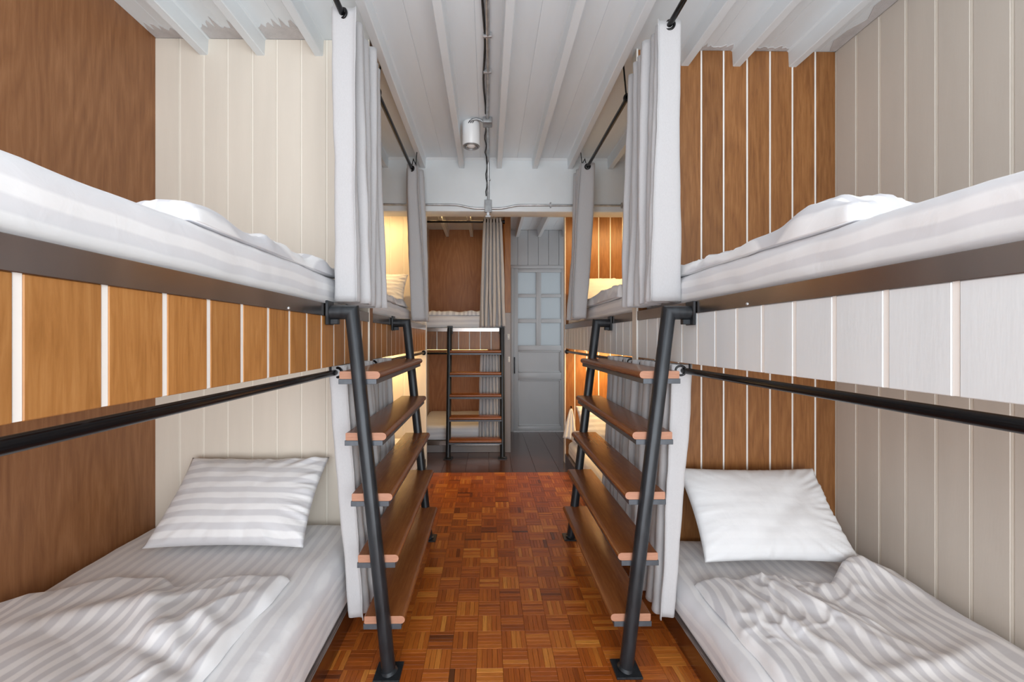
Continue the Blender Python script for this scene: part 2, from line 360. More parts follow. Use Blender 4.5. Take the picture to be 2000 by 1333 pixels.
for i in range(9):   # smooth dark boards beyond the parquet
    x0 = -0.95 + i * 0.24
    box('floor_board', x0 + 0.001, x0 + 0.239, yfar0 + 0.002, YE - 0.01, -0.006, 0.0, M_farfl, floor, 0.001)

# ---------------------------------------------------------------- ceiling, joists, cross beam
ceil = box('ceiling', XL - 0.1, XR + 0.1, YB, YE + 0.1, ZC + 0.02, ZC + 0.12, M_ceil); tag(ceil, kind='structure')
JX = [-1.54, -1.235, -0.92, -0.585, -0.235, 0.102, 0.425, 0.745, 1.11, 1.405, 1.725]
edges = [XL]
for a, b_ in zip([XL - 0.06] + JX, JX + [XR + 0.06]): edges += ([(a + b_) / 2] if edges else []) + [b_]
edges = sorted(set([XL] + [e for e in edges if XL < e < XR] + [XR]))
for (ya, yb, dz) in ((YB, BM0 + 0.02, 0.0), (BM1 - 0.02, YE, -0.05)):
    for a, b_ in zip(edges[:-1], edges[1:]):
        box('ceiling_board', a + 0.0003, b_ - 0.0003, ya, yb, ZC + dz, ZC + 0.02 + dz, M_ceil, ceil, 0.0015)
def joist_mesh(y0, y1, h):
    # tapered section with filleted paint at the top
    sec = [(-0.034, 0.0), (-0.026, -0.012), (-0.0225, -h + 0.004), (-0.019, -h), (0.019, -h), (0.0225, -h + 0.004), (0.026, -0.012), (0.034, 0.0)]
    vs = []; fs = []; n = len(sec); steps = 40
    for i in range(steps + 1):
        y = y0 + (y1 - y0) * i / steps
        for (x, z) in sec: vs.append((x + 0.0022 * fbm((y * 1.1, h * 9, x)), y, z + 0.002 * fbm((y * 1.7, x * 9, 3))))
    for i in range(steps):
        for q in range(n - 1): fs.append((i * n + q, i * n + q + 1, (i + 1) * n + q + 1, (i + 1) * n + q))
    fs.append(tuple(range(n))); fs.append(tuple(steps * n + q for q in range(n))[::-1])
    return mesh('joist', vs, [f[::-1] for f in fs], M_ceil)
jm = joist_mesh(YB, BM0 + 0.01, ZC - ZJ); jm2 = joist_mesh(BM1 - 0.01, YE - 0.005, 0.105)
for x in JX:
    link('joist', jm, ceil, (x, 0, ZC + 0.001))
    link('joist', jm2, ceil, (x, 0, ZC - 0.049))
cb = box('cross_beam', XL, XR, BM0, BM1, BMZ, ZC + 0.01, M_beam, ceil, 0.006, 2)
# painted fillets where the beam meets the ceiling
for a, b_ in zip([XL] + JX, JX + [XR]):
    if b_ - a < 0.1: continue
    vs = [(a + 0.02, BM0 - 0.016, ZC), (b_ - 0.02, BM0 - 0.016, ZC), (b_ - 0.02, BM0 + 0.002, ZC - 0.022), (a + 0.02, BM0 + 0.002, ZC - 0.022), (a + 0.02, BM0 + 0.01, ZC), (b_ - 0.02, BM0 + 0.01, ZC)]
    link('fillet', mesh('fillet', vs, [(0, 1, 2, 3), (0, 4, 5, 1), (3, 2, 5, 4), (0, 3, 4), (1, 5, 2)], M_beam), ceil)

# rough plaster patches where the joists meet the head walls
M_plas = paint('bare_plaster', (0.60, 0.575, 0.57), 0.8, 0.10, 0.3, 14)
def plaster(x0, x1, y0, y1, seed, along='x'):
    n = 18; vs = []; z = ZC + 0.0005
    for i in range(n + 1):
        t = i / n; j = 0.45 + 0.55 * abs(noise.fractal(Vector((t * 6, seed, 0)), 0.8, 2, 4)) * 1.6
        if along == 'x': x = x0 + (x1 - x0) * t; q = [(x, y1), (x, y1 - (y1 - y0) * min(1, j))]
        else: y = y0 + (y1 - y0) * t; q = [(x1, y), (x1 - (x1 - x0) * min(1, j), y)]
        vs += [(*q[0], z), (*q[1], z), (*q[0], z - 0.003), (*q[1], z - 0.003)]
    fs = []
    for i in range(n):
        a = 4 * i; b_ = a + 4
        fs += [(a, a + 1, b_ + 1, b_), (a + 2, b_ + 2, b_ + 3, a + 3), (a + 1, a + 3, b_ + 3, b_ + 1), (a, b_, b_ + 2, a + 2)]
    link('plaster_patch', mesh('plaster_patch', vs, fs, M_plas), ceil)
plaster(-1.795, -1.575, 2.17, 2.284, 1); plaster(-1.505, -1.27, 2.12, 2.284, 2); plaster(-1.20, -0.955, 2.10, 2.284, 3)
plaster(1.15, 1.37, 2.28, 2.334, 4); plaster(1.445, 1.69, 2.29, 2.334, 5); plaster(1.89, 1.969, 0.9, 2.33, 6, 'y')

# ---------------------------------------------------------------- walls
wl = box('wall_left', XL - 0.1, XL, YB, YE + 0.1, -0.12, ZC + 0.12, M_ply); tag(wl, kind='structure')
wr = box('wall_right', XR + 0.012, XR + 0.1, YB, YE + 0.1, -0.12, ZC + 0.12, M_cream_gap); tag(wr, kind='structure')
y = 2.20 + 0.1325 * 1 - 0.1325 * 28
while y < YE:
    box('wall_board', XR, XR + 0.016, y + 0.006, min(y + 0.1265, YE), 0.001, ZC - 0.002, M_taupe, wr, 0.002); box('joint_strip', XR + 0.003, XR + 0.013, y - 0.005, y + 0.005, 0.001, ZC - 0.002, M_cream_gap, wr); y += 0.1325
wb = box('wall_back', XL - 0.1, XR + 0.1, YE + 0.012, YE + 0.1, -0.12, ZC + 0.12, M_cream_gap)
tag(wb, kind='structure')
DX0, DX1, DZ = 0.371, 1.17, 2.368
# cut the doorway by building the back wall from pieces
bpy.data.objects.remove(wb)
wb = empty('wall_back', (0, YE + 0.05, 0), kind='structure')
box('backing', XL - 0.1, DX0 - 0.04, YE + 0.012, YE + 0.1, -0.1, ZC + 0.1, M_grey, wb)
box('backing', DX1 + 0.04, XR + 0.1, YE + 0.012, YE + 0.1, -0.1, ZC + 0.1, M_grey, wb)
box('backing', DX0 - 0.04, DX1 + 0.04, YE + 0.012, YE + 0.1, DZ + 0.03, ZC + 0.1, M_grey, wb)
x = 0.28
while x < XR - 0.05:
    if x + 0.12 < DX0 - 0.0 or x > DX1: z0 = 0.001
    else: z0 = DZ + 0.051
    box('wall_board', x + 0.003, min(x + 0.147, XR - 0.002), YE, YE + 0.015, z0, ZC - 0.051, M_grey, wb, 0.003); x += 0.15
box('wall_panel', XL + 0.001, 0.26, YE, YE + 0.014, 0.001, ZC - 0.051, M_ply, wb)
def trim_piece(n, *a):
    o = box(n, *a, M_grey, None, 0.004, 2); return tag(o, kind='structure')
trim_piece('trim_1', DX0 - 0.04, DX0 - 0.002, YE - 0.02, YE + 0.09, 0.0, DZ + 0.001)
trim_piece('trim_2', DX1 + 0.002, DX1 + 0.04, YE - 0.02, YE + 0.09, 0.0, DZ + 0.001)
trim_piece('trim_3', DX0 - 0.04, DX1 + 0.04, YE - 0.008, YE + 0.09, DZ + 0.002, DZ + 0.05)
# door with six frosted panes and two panels
dr = empty('door_1', (DX0, YE, 0), kind='structure')
xs = [(0.438, 0.699), (0.773, 1.064)]; dw = 1.135
zs = [(2.316, 2.00), (1.952, 1.64), (1.581, 1.253)]
ZB = 0.009
def dbox(n, x0, x1, z0, z1, m=M_grey, y0=YE + 0.005, y1=YE + 0.045, bev=0.004): return box(n, x0, x1, y0, y1, z0, z1, m, dr, bev, 2)
dbox('stile', DX0, xs[0][0], ZB, DZ); dbox('stile', xs[1][1], dw, ZB, DZ); dbox('stile', dw, DX1, ZB, DZ)
dbox('rail', xs[0][0], xs[1][1], zs[0][0], DZ); dbox('rail', xs[0][0], xs[1][1], 1.172, zs[2][1]); dbox('rail', xs[0][0], xs[1][1], 0.756, 0.859); dbox('rail', xs[0][0], xs[1][1], ZB, 0.077)
dbox('mullion', xs[0][1], xs[1][0], zs[2][1], zs[0][0])
for (a, b_) in xs:
    dbox('glazing_bar', a, b_, zs[1][0], zs[0][1]); dbox('glazing_bar', a, b_, zs[2][0], zs[1][1])
    for (zt, zb) in zs: dbox('pane', a - 0.004, b_ + 0.004, zb - 0.004, zt + 0.004, M_glass, YE + 0.022, YE + 0.028, 0.0)
for (z0, z1) in ((0.859, 1.172), (0.077, 0.756)):
    dbox('door_panel', xs[0][0], xs[1][1], z0, z1, M_grey, YE + 0.022, YE + 0.034, 0.0)
    for (a, b_, c, d) in ((xs[0][0], xs[1][1], z0, z0 + 0.018), (xs[0][0], xs[1][1], z1 - 0.018, z1), (xs[0][0], xs[0][0] + 0.018, z0, z1), (xs[1][1] - 0.018, xs[1][1], z0, z1)):
        dbox('moulding', a, b_, c, d, M_grey, YE + 0.010, YE + 0.026, 0.004)
hd = box('handle', DX0 + 0.006, DX0 + 0.022, YE - 0.03, YE - 0.015, 0.845, 1.083, M_pipe, dr, 0.004, 2)
for z in (0.87, 1.06): box('handle_post', DX0 + 0.009, DX0 + 0.019, YE - 0.018, YE + 0.006, z - 0.006, z + 0.006, M_pipe, dr)

def partition(name, x0, x1, y0, y1, joints, bmat, gmat, front, edge_mat, z1=ZC - 0.001):
    """stud wall clad on its near face with upright boards; joints = x of the joints, front = x of the free edge"""
    root = empty(name, ((x0 + x1) / 2, (y0 + y1) / 2, 0), kind='structure')
    box('backing', x0, x1, y0 + 0.012, y1, 0.0, z1, gmat, root)
    js = [x0] + joints + [x1]
    for j in joints: box('joint_strip', j - 0.0045, j + 0.0045, y0 + 0.0025, y0 + 0.0135, 0.001, z1 - 0.001, gmat, root)
    for a, b_ in zip(js[:-1], js[1:]):
        box('wall_board', a + (0.005 if a != x0 else 0.0), b_ - (0.005 if b_ != x1 else 0), y0, y0 + 0.014, 0.001, z1 - 0.001, bmat, root, 0.002)
    s = 1 if front > (x0 + x1) / 2 else -1
    box('edge_strip', front, front + s * 0.008, y0 - 0.002, y1, 0.001, z1 - 0.001, edge_mat, root, 0.002)
    box('edge_bead', front, front + s * 0.010, y0 - 0.008, y0 - 0.001, 0.001, z1 - 0.001, gmat, root, 0.001)
    return root
LJ = [-1.667, -1.539, -1.41, -1.278, -1.146, -1.014, -0.878, -0.75]
RJ = [0.945, 1.075, 1.205, 1.332, 1.466, 1.597, 1.725, 1.856]
partition('wall_left_partition', XL, FL - 0.008, PL0, PL1, LJ, M_cream, M_cream_gap, FL - 0.008, M_board)
partition('wall_right_partition', FR + 0.008, XR, PR0, PR1, RJ, M_board, M_gap, FR + 0.008, M_cream)
partition('wall_left_end', XL, FL - 0.008, EL0, EL0 + 0.07, LJ, M_cream, M_cream_gap, FL - 0.008, M_white, ZC - 0.052)
partition('wall_right_end', FR + 0.008, XR, ER0, ER0 + 0.07, RJ, M_board, M_gap, FR + 0.008, M_cream, ZC - 0.052)
# far bunk: side wall and jamb
box_ = box('wall_far_side', FX0 - 0.07, FX0, FY, YE, 0.0, ZC - 0.052, M_cream); tag(box_, kind='structure')
jb = empty('wall_far_jamb', (FX1 + 0.035, FY, 0), kind='structure')
box('panel', FX1, FX1 + 0.07, FY + 0.02, YE, 0.0, ZC - 0.052, M_ply, jb)
box('edge_strip', FX1 + 0.0, FX1 + 0.07, FY, FY + 0.018, 1.66, ZC - 0.052, M_board, jb, 0.002)
box('edge_strip', FX1 - 0.015, FX1 + 0.07, FY, FY + 0.018, 0.0, 1.659, M_jamb, jb, 0.002)  # lower jamb: grey reflection of light put into the colour
# end of the room behind the camera: two tall window openings in a white wall
wf = empty('wall_front', (0, YB, 0), kind='structure')
for a, b_, c, d in ((XL - 0.1, -1.62, 0, ZC), (1.72, XR + 0.1, 0, ZC), (-1.62, 1.72, 0, 0.12), (-1.62, 1.72, 2.84, ZC), (-0.05, 0.05, 0.12, 2.84)):
    box('wall_section', a, b_, YB - 0.2, YB - 0.1, c, d, M_beam, wf)

# ---------------------------------------------------------------- bunks
def upper_bunk(side, y0, y1, label, fmat, gmat, joints, z_off=0.0):
    f = FL if side < 0 else FR; wx = XL if side < 0 else XR; s = side
    root = empty('upper_bunk', (f, y0, 1.22), label, 'bunk bed')
    z0, zr, zt = 1.236 + z_off, 1.441 + z_off, 1.492 + z_off
    box('platform', f + s * 0.028, wx - s * 0.001, y0 + 0.003, y1 - 0.003, z0 + 0.01, zr + 0.01, M_base, root)
    box('fascia_backing', f + s * 0.016, f + s * 0.027, y0 + 0.001, y1 - 0.001, z0, zr, gmat, root)
    js = [y0] + [j for j in joints if y0 + 0.02 < j < y1 - 0.02] + [y1]
    for j in js[1:-1]: box('joint_strip', f + s * 0.0055, f + s * 0.0165, j - 0.006, j + 0.006, z0 - 0.001, zr, gmat, root)
    for a, b_ in zip(js[:-1], js[1:]):
        box('fascia_board', f + s * 0.004, f + s * 0.017, a + 0.0065, b_ - 0.0065, z0 - 0.002, zr, fmat, root, 0.0015)
    # brushed steel rail: upright face with a top lip
    box('rail', f, f + s * 0.006, y0 + 0.002, y1 - 0.002, zr, zt, M_rail, root, 0.001)
    box('rail_lip', f + s * 0.006, f + s * 0.03, y0 + 0.002, y1 - 0.002, zt - 0.005, zt, M_rail, root, 0.001)
    return root
def grid(a, step, n0, n1): return [a + step * i for i in range(n0, n1)]
JL = grid(0.587, 0.1315, -6, 40); JR = grid(0.736, 0.1315, -8, 40)
YN = 0.12
bl = upper_bunk(-1, YN, PL0 - 0.009, 'upper bunk nearest on the left side, teak board fascia with white gaps under steel rail', M_fascia, M_gap, JL)
upper_bunk(-1, PL1 + 0.002, EL0 - 0.009, 'upper bunk beyond the left ladder, teak fascia boards under a dark steel rail', M_fascia, M_gap, JL)
br = upper_bunk(1, YN, PR0 - 0.009, 'upper bunk nearest on the right side, white painted board fascia under brown steel rail', M_white, M_gap, JR, 0.012)
upper_bunk(1, PR1 + 0.002, ER0 - 0.009, 'upper bunk beyond the right ladder, pale painted board fascia under a steel rail', M_white, M_gap, JR, 0.012)
for root, f, s, y in ((bl, FL, -1, 1.36), (br, FR, 1, 1.33)):   # rivet on each near rail
    bm = bmesh.new(); bmesh.ops.create_uvsphere(bm, u_segments=10, v_segments=6, radius=0.005); me = bpy.data.meshes.new('rivet'); bm.to_mesh(me); bm.free(); me.materials.append(M_galv)
    link('rivet', me, root, (f, y, 1.449 if s < 0 else 1.462))
def lower_bunk(side, y0, y1, label, top):
    f = FL if side < 0 else FR; wx = XL if side < 0 else XR; s = side
    root = empty('lower_bunk', (f, y0, 0), label, 'bunk bed')
    box('platform', f + s * 0.03, wx - s * 0.001, y0 + 0.003, y1 - 0.003, 0.001, 0.085, M_base, root)
    box('rail', f, f + s * 0.006, y0 + 0.002, y1 - 0.002, 0.001, top, M_rail, root, 0.001)
    box('rail_lip', f + s * 0.006, f + s * 0.03, y0 + 0.002, y1 - 0.002, top - 0.006, top, M_rail, root, 0.001)
    return root
lower_bunk(-1, YN, PL0 - 0.009, 'low steel railed bunk base on the floor under the near left mattress', 0.10)
lower_bunk(-1, PL1 + 0.002, EL0 - 0.009, 'low steel railed bunk base behind the left ladder', 0.10)
lower_bunk(1, YN, PR0 - 0.009, 'low steel railed bunk base on the floor under the near right mattress', 0.105)
lower_bunk(1, PR1 + 0.002, ER0 - 0.009, 'low steel railed bunk base behind the right ladder', 0.105)
# far bunk, facing the camera
fb = empty('upper_bunk', (FX0, FY, 1.22), 'upper bunk at the end of the aisle, teak fascia under bright steel rail', 'bunk bed')
box('platform', FX0 + 0.002, FX1 - 0.017, FY + 0.028, YE - 0.002, 1.232, 1.44, M_base, fb)
box('fascia_backing', FX0 + 0.002, FX1 - 0.017, FY + 0.016, FY + 0.027, 1.222, 1.435, M_gap, fb)
js = [FX0 + 0.002] + [-0.99 + 0.1285 * i for i in range(20) if FX0 + 0.03 < -0.99 + 0.1285 * i < FX1 - 0.03] + [FX1 - 0.017]
for a, b_ in zip(js[:-1], js[1:]): box('fascia_board', a + 0.005, b_ - 0.005, FY + 0.004, FY + 0.017, 1.220, 1.435, M_board, fb, 0.0015)
box('rail', FX0 + 0.002, FX1 - 0.017, FY, FY + 0.006, 1.435, 1.478, M_rail, fb, 0.001)
box('rail_lip', FX0 + 0.002, FX1 - 0.017, FY + 0.006, FY + 0.03, 1.473, 1.478, M_rail, fb, 0.001)
fl = empty('lower_bunk', (FX0, FY, 0), 'lower bunk base at the end of the aisle on a pale plinth', 'bunk bed')
box('plinth', FX0 + 0.002, FX1 - 0.017, FY + 0.004, FY + 0.02, 0.001, 0.085, M_jamb, fl, 0.002)
box('platform', FX0 + 0.002, FX1 - 0.017, FY + 0.021, YE - 0.002, 0.001, 0.13, M_base, fl)
box('rail', FX0 + 0.002, FX1 - 0.017, FY, FY + 0.006, 0.086, 0.14, M_rail, fl, 0.001)

# ---------------------------------------------------------------- mattresses
def soft_box(x0, x1, y0, y1, z0, z1, r, seed=0.0, amp=0.006, sub=0.03):
    cx, cy, cz = (x0 + x1) / 2, (y0 + y1) / 2, (z0 + z1) / 2
    hx, hy, hz = (x1 - x0) / 2, (y1 - y0) / 2, (z1 - z0) / 2
    nx, ny, nz = max(2, int(2 * hx / sub)), max(2, int(2 * hy / sub)), max(3, int(2 * hz / (sub * 0.7)))
    idx = {}; vs = []; fs = []
    def V(i, j, k):
        key = (i, j, k)
        if key in idx: return idx[key]
        p = Vector((hx * (2 * i / nx - 1), hy * (2 * j / ny - 1), hz * (2 * k / nz - 1)))
        rr = r * (0.2 + 0.8 * max(0.0, min(1.0, (p.z / hz + 0.75) / 0.8)))
        inn = Vector((max(-hx + rr, min(hx - rr, p.x)), max(-hy + rr, min(hy - rr, p.y)), max(-hz + rr, min(hz - rr, p.z))))
        d = p - inn
        if d.length > 1e-6:
            d.normalize(); q = inn + d * rr
        else: q = p
        nrm = d if d.length > 0 else Vector((0, 0, 1 if k else -1))
        a = amp * fbm((q.x * 3 + seed, q.y * 3, q.z * 3), 4) + amp * 0.6 * abs(fbm((q.x * 1.5 + seed, q.y * 6, q.z * 9 + 5), 3))
        if k > 0: q = q + nrm * a
        idx[key] = len(vs); vs.append(q); return idx[key]
    for i in range(nx):
        for j in range(ny):
            fs.append((V(i, j, nz), V(i + 1, j, nz), V(i + 1, j + 1, nz), V(i, j + 1, nz)))
            fs.append((V(i, j, 0), V(i, j + 1, 0), V(i + 1, j + 1, 0), V(i + 1, j, 0)))
    for k_ in range(nz):
        for i in range(nx):
            fs.append((V(i, 0, k_), V(i + 1, 0, k_), V(i + 1, 0, k_ + 1), V(i, 0, k_ + 1)))
            fs.append((V(i, ny, k_), V(i, ny, k_ + 1), V(i + 1, ny, k_ + 1), V(i + 1, ny, k_)))
        for j in range(ny):
            fs.append((V(0, j, k_), V(0, j, k_ + 1), V(0, j + 1, k_ + 1), V(0, j + 1, k_)))
            fs.append((V(nx, j, k_), V(nx, j + 1, k_), V(nx, j + 1, k_ + 1), V(nx, j, k_ + 1)))
    return vs, fs, (cx, cy, cz)
def mattress(x0, x1, y0, y1, z0, z1, r, m, label, seed, amp=0.006):
    vs, fs, c = soft_box(x0, x1, y0, y1, z0, z1, r, seed, amp)
    o = link('mattress', mesh('mattress', vs, fs, m, True), None, c)
    return tag(o, label, 'mattress')
ZUL, ZUR = 1.493, 1.505
mattress(XL + 0.012, FL - 0.045, YN + 0.02, PL0 - 0.025, ZUL, 1.632, 0.05, M_mL, 'striped white mattress on the near left upper bunk above the teak fascia', 1.0)
mattress(FR + 0.045, XR - 0.012, YN + 0.02, PR0 - 0.025, ZUR, 1.640, 0.05, M_mR, 'striped white mattress on the near right upper bunk above the white fascia', 2.0)
mattress(XL + 0.012, FL - 0.03, PL1 + 0.02, EL0 - 0.025, ZUL, 1.615, 0.05, M_mL, 'white mattress on the upper bunk beyond the left ladder', 3.0)
mattress(FR + 0.03, XR - 0.012, PR1 + 0.02, ER0 - 0.025, ZUR, 1.625, 0.05, M_mR, 'white mattress on the upper bunk beyond the right ladder', 4.0)
mattress(XL + 0.018, FL - 0.016, YN + 0.02, PL0 - 0.02, 0.102, 0.368, 0.075, M_mL, 'thick striped white mattress on the near left lower bunk', 5.0, 0.008)
mattress(FR + 0.018, XR - 0.018, YN + 0.02, PR0 - 0.02, 0.107, 0.238, 0.055, M_mR, 'thin striped white mattress on the near right lower bunk beside grey boards', 6.0, 0.008)
mattress(XL + 0.012, FL - 0.03, PL1 + 0.02, EL0 - 0.025, 0.102, 0.33, 0.06, M_mL, 'white mattress on the lower bunk behind the left ladder', 7.0)
mattress(FR + 0.03, XR - 0.012, PR1 + 0.02, ER0 - 0.025, 0.107, 0.245, 0.05, M_mR, 'white mattress on the lower bunk behind the right ladder', 8.0)
mattress(FX0 + 0.01, FX1 - 0.01, FY + 0.035, YE - 0.01, 1.48, 1.63, 0.05, M_mF, 'white mattress on the upper bunk at the end of the aisle', 9.0)
mattress(FX0 + 0.01, FX1 - 0.01, FY + 0.022, YE - 0.01, 0.142, 0.312, 0.05, M_mF, 'white mattress on the lower bunk at the end of the aisle', 10.0)

# ---------------------------------------------------------------- duvets
def duvet(x0, x1, y0, y1, zb, thick, label, seed, m=M_duv, n=110, wr=1.0, edge=None, bumps=(), swap=False, rag=0.03, warp=0.05, crumple=lambda x, y: 0.1):
    """crumpled quilt: rounded edges, folds; u of the UV map runs across the stripes"""
    vs = []; uv = []; fs = []
    nx = n; ny = int(n * (y1 - y0) / (x1 - x0)) if not swap else n
    ny = max(20, min(260, ny))
    for i in range(nx + 1):
        for j in range(ny + 1):
            u, v = i / nx, j / ny
            x = x0 + (x1 - x0) * u; y = y0 + (y1 - y0) * v
            # ragged outline
            ex = rag * fbm((y * 2.2 + seed, 1.3, 0), 3); ey = rag * fbm((x * 2.2, seed + 4.4, 0), 3)
            px = x + ex * (1 if u > 0.5 else -1) * abs(2 * u - 1) ** 3 * (1 if edge is None else 1)
            py = y + ey * abs(2 * v - 1) ** 3 + (edge(x) if edge else 0) * v ** 4
            # corner rounding
            e = min(min(u * (x1 - x0), (1 - u) * (x1 - x0)) / 0.034, 1.0); g = min(min(v * (y1 - y0), (1 - v) * (y1 - y0)) / 0.034, 1.0)
            fall = (max(0, 1 - (1 - e) ** 2) ** 0.5) * (max(0, 1 - (1 - g) ** 2) ** 0.5)
            wx, wy = x + 0.14 * fbm((x * 2.0, y * 2.0, seed), 2), y + 0.14 * fbm((x * 2.0 + 7, y * 2.0, seed), 2)
            def ridge(p, w_): return max(0.0, 1 - abs(noise.noise(Vector(p))) / w_)
            crum = sstep(-0.25, 0.25, fbm((x * 1.5, y * 1.5, seed + 31), 2) + crumple(x, y))
            rg = ridge((wx * 2.4 + wy * 0.9 + seed, wy * 1.1, seed), 0.22)
            rg2 = ridge((wx * 5.5 - wy * 2.2 + seed, wy * 3.0 + wx * 1.5, seed + 9), 0.20)
            rg3 = ridge((wx * 11 + seed, wy * 8 - wx * 4, seed + 19), 0.25)
            lump = fbm((x * 3.0, y * 3.0, seed + 3), 2)
            hgt = fall * (thick * 0.70 + wr * (0.010 * lump + 0.012 * rg + (0.015 * rg2 + 0.008 * rg3) * crum + 0.015 * crum * fbm((wx * 7, wy * 7, seed + 40), 2)))
            for (bx, by, sx, sy, hh, an) in bumps:
                dx, dy = x - bx, y - by; ca, sa = math.cos(an), math.sin(an)
                a_, b2 = (dx * ca + dy * sa) / sx, (-dx * sa + dy * ca) / sy
                hgt += hh * math.exp(-a_ * a_ - b2 * b2) * fall
            vs.append((px, py, zb + 0.002 + max(0.0, hgt)))
            uv.append((px + warp * fbm((x * 2.0, y * 2.0, seed + 20), 3), py))
    W = ny + 1; top = len(vs)
    for i in range(nx):
        for j in range(ny): fs.append((i * W + j, (i + 1) * W + j, (i + 1) * W + j + 1, i * W + j + 1))
    # underside follows the outline
    ring = [i * W for i in range(nx + 1)] + [nx * W + j for j in range(1, ny + 1)] + [i * W + ny for i in range(nx - 1, -1, -1)] + [j for j in range(ny - 1, 0, -1)]
    b0 = len(vs)
    for q in ring: vs.append((vs[q][0], vs[q][1], zb)); uv.append(uv[q])
    for a in range(len(ring)):
        b_ = (a + 1) % len(ring); fs.append((ring[a], b0 + a, b0 + b_, ring[b_]))
    fs.append(tuple(b0 + a for a in range(len(ring)))[::-1])
    c = Vector(((x0 + x1) / 2, (y0 + y1) / 2, zb))
    o = link('duvet', mesh('duvet', [Vector(v) - c for v in vs], fs, m, True, uv), None, c)
    return tag(o, label, 'duvet')
duvet(-1.76, -0.80, 0.25, 1.66, 0.372, 0.060, 'crumpled striped duvet pulled down on the near left lower bunk', 11.3, n=190,
      edge=lambda x: 0.03 - 0.22 * max(0, -1.45 - x) / 0.3 - 0.07 * math.exp(-((x + 1.18) / 0.07) ** 2),
      bumps=((-1.12, 1.42, 0.05, 0.22, 0.035, 0.6), (-1.28, 1.46, 0.2, 0.06, 0.03, 0.4), (-0.98, 1.25, 0.16, 0.03, -0.02, -0.4), (-0.93, 1.38, 0.1, 0.03, 0.015, -0.5)), crumple=lambda x, y: 0.7 * math.exp(-((x + 1.05) / 0.25) ** 2 - ((y - 1.42) / 0.25) ** 2) - 0.35)
duvet(0.925, 1.86, 0.25, 1.84, 0.242, 0.046, 'crumpled striped duvet folded back on the near right lower bunk', 23.1, n=190, wr=0.9, warp=0.07,
      edge=lambda x: 0.02 + 0.07 * sstep(1.55, 1.7, x) - 0.07 * math.exp(-((x - 1.48) / 0.07) ** 2),
      bumps=((1.68, 1.82, 0.12, 0.10, 0.05, 0), (1.47, 1.62, 0.05, 0.16, -0.02, 0.5), (1.30, 1.60, 0.03, 0.25, 0.022, 0.45), (1.15, 1.50, 0.03, 0.3, 0.02, 0.4), (1.45, 1.35, 0.3, 0.03, 0.012, 0.2)), crumple=lambda x, y: 0.7 * math.exp(-((x - 1.45) / 0.25) ** 2 - ((y - 1.65) / 0.25) ** 2) - 0.3)
duvet(XL + 0.03, FL - 0.055, 1.0, 1.98, 1.634, 0.050, 'crumpled white duvet on the near left upper bunk', 31.0, n=90,
      bumps=((-0.78, 1.12, 0.08, 0.1, 0.03, 0), (-0.76, 1.75, 0.06, 0.08, 0.02, 0)), rag=0.015)
duvet(FR + 0.055, XR - 0.05, 1.02, 2.02, 1.642, 0.052, 'heaped white duvet on the near right upper bunk', 37.0, n=90,
      bumps=((0.98, 1.18, 0.12, 0.13, 0.045, 0), (0.93, 1.72, 0.06, 0.12, 0.012, 0)), rag=0.015)
duvet(XL + 0.1, FL - 0.045, 2.75, 3.65, 1.617, 0.05, 'rumpled white duvet on the upper bunk beyond the left ladder', 41.0, n=60)
duvet(FR + 0.012, XR - 0.1, 2.75, 3.9, 1.627, 0.10, 'rumpled white duvet hanging over the rail beyond the right ladder', 43.0, n=70)
duvet(FX0 + 0.03, FX1 - 0.03, FY + 0.05, FY + 0.75, 1.632, 0.05, 'folded white duvet on the upper bunk at the end of the aisle', 47.0, n=60, rag=0.01)

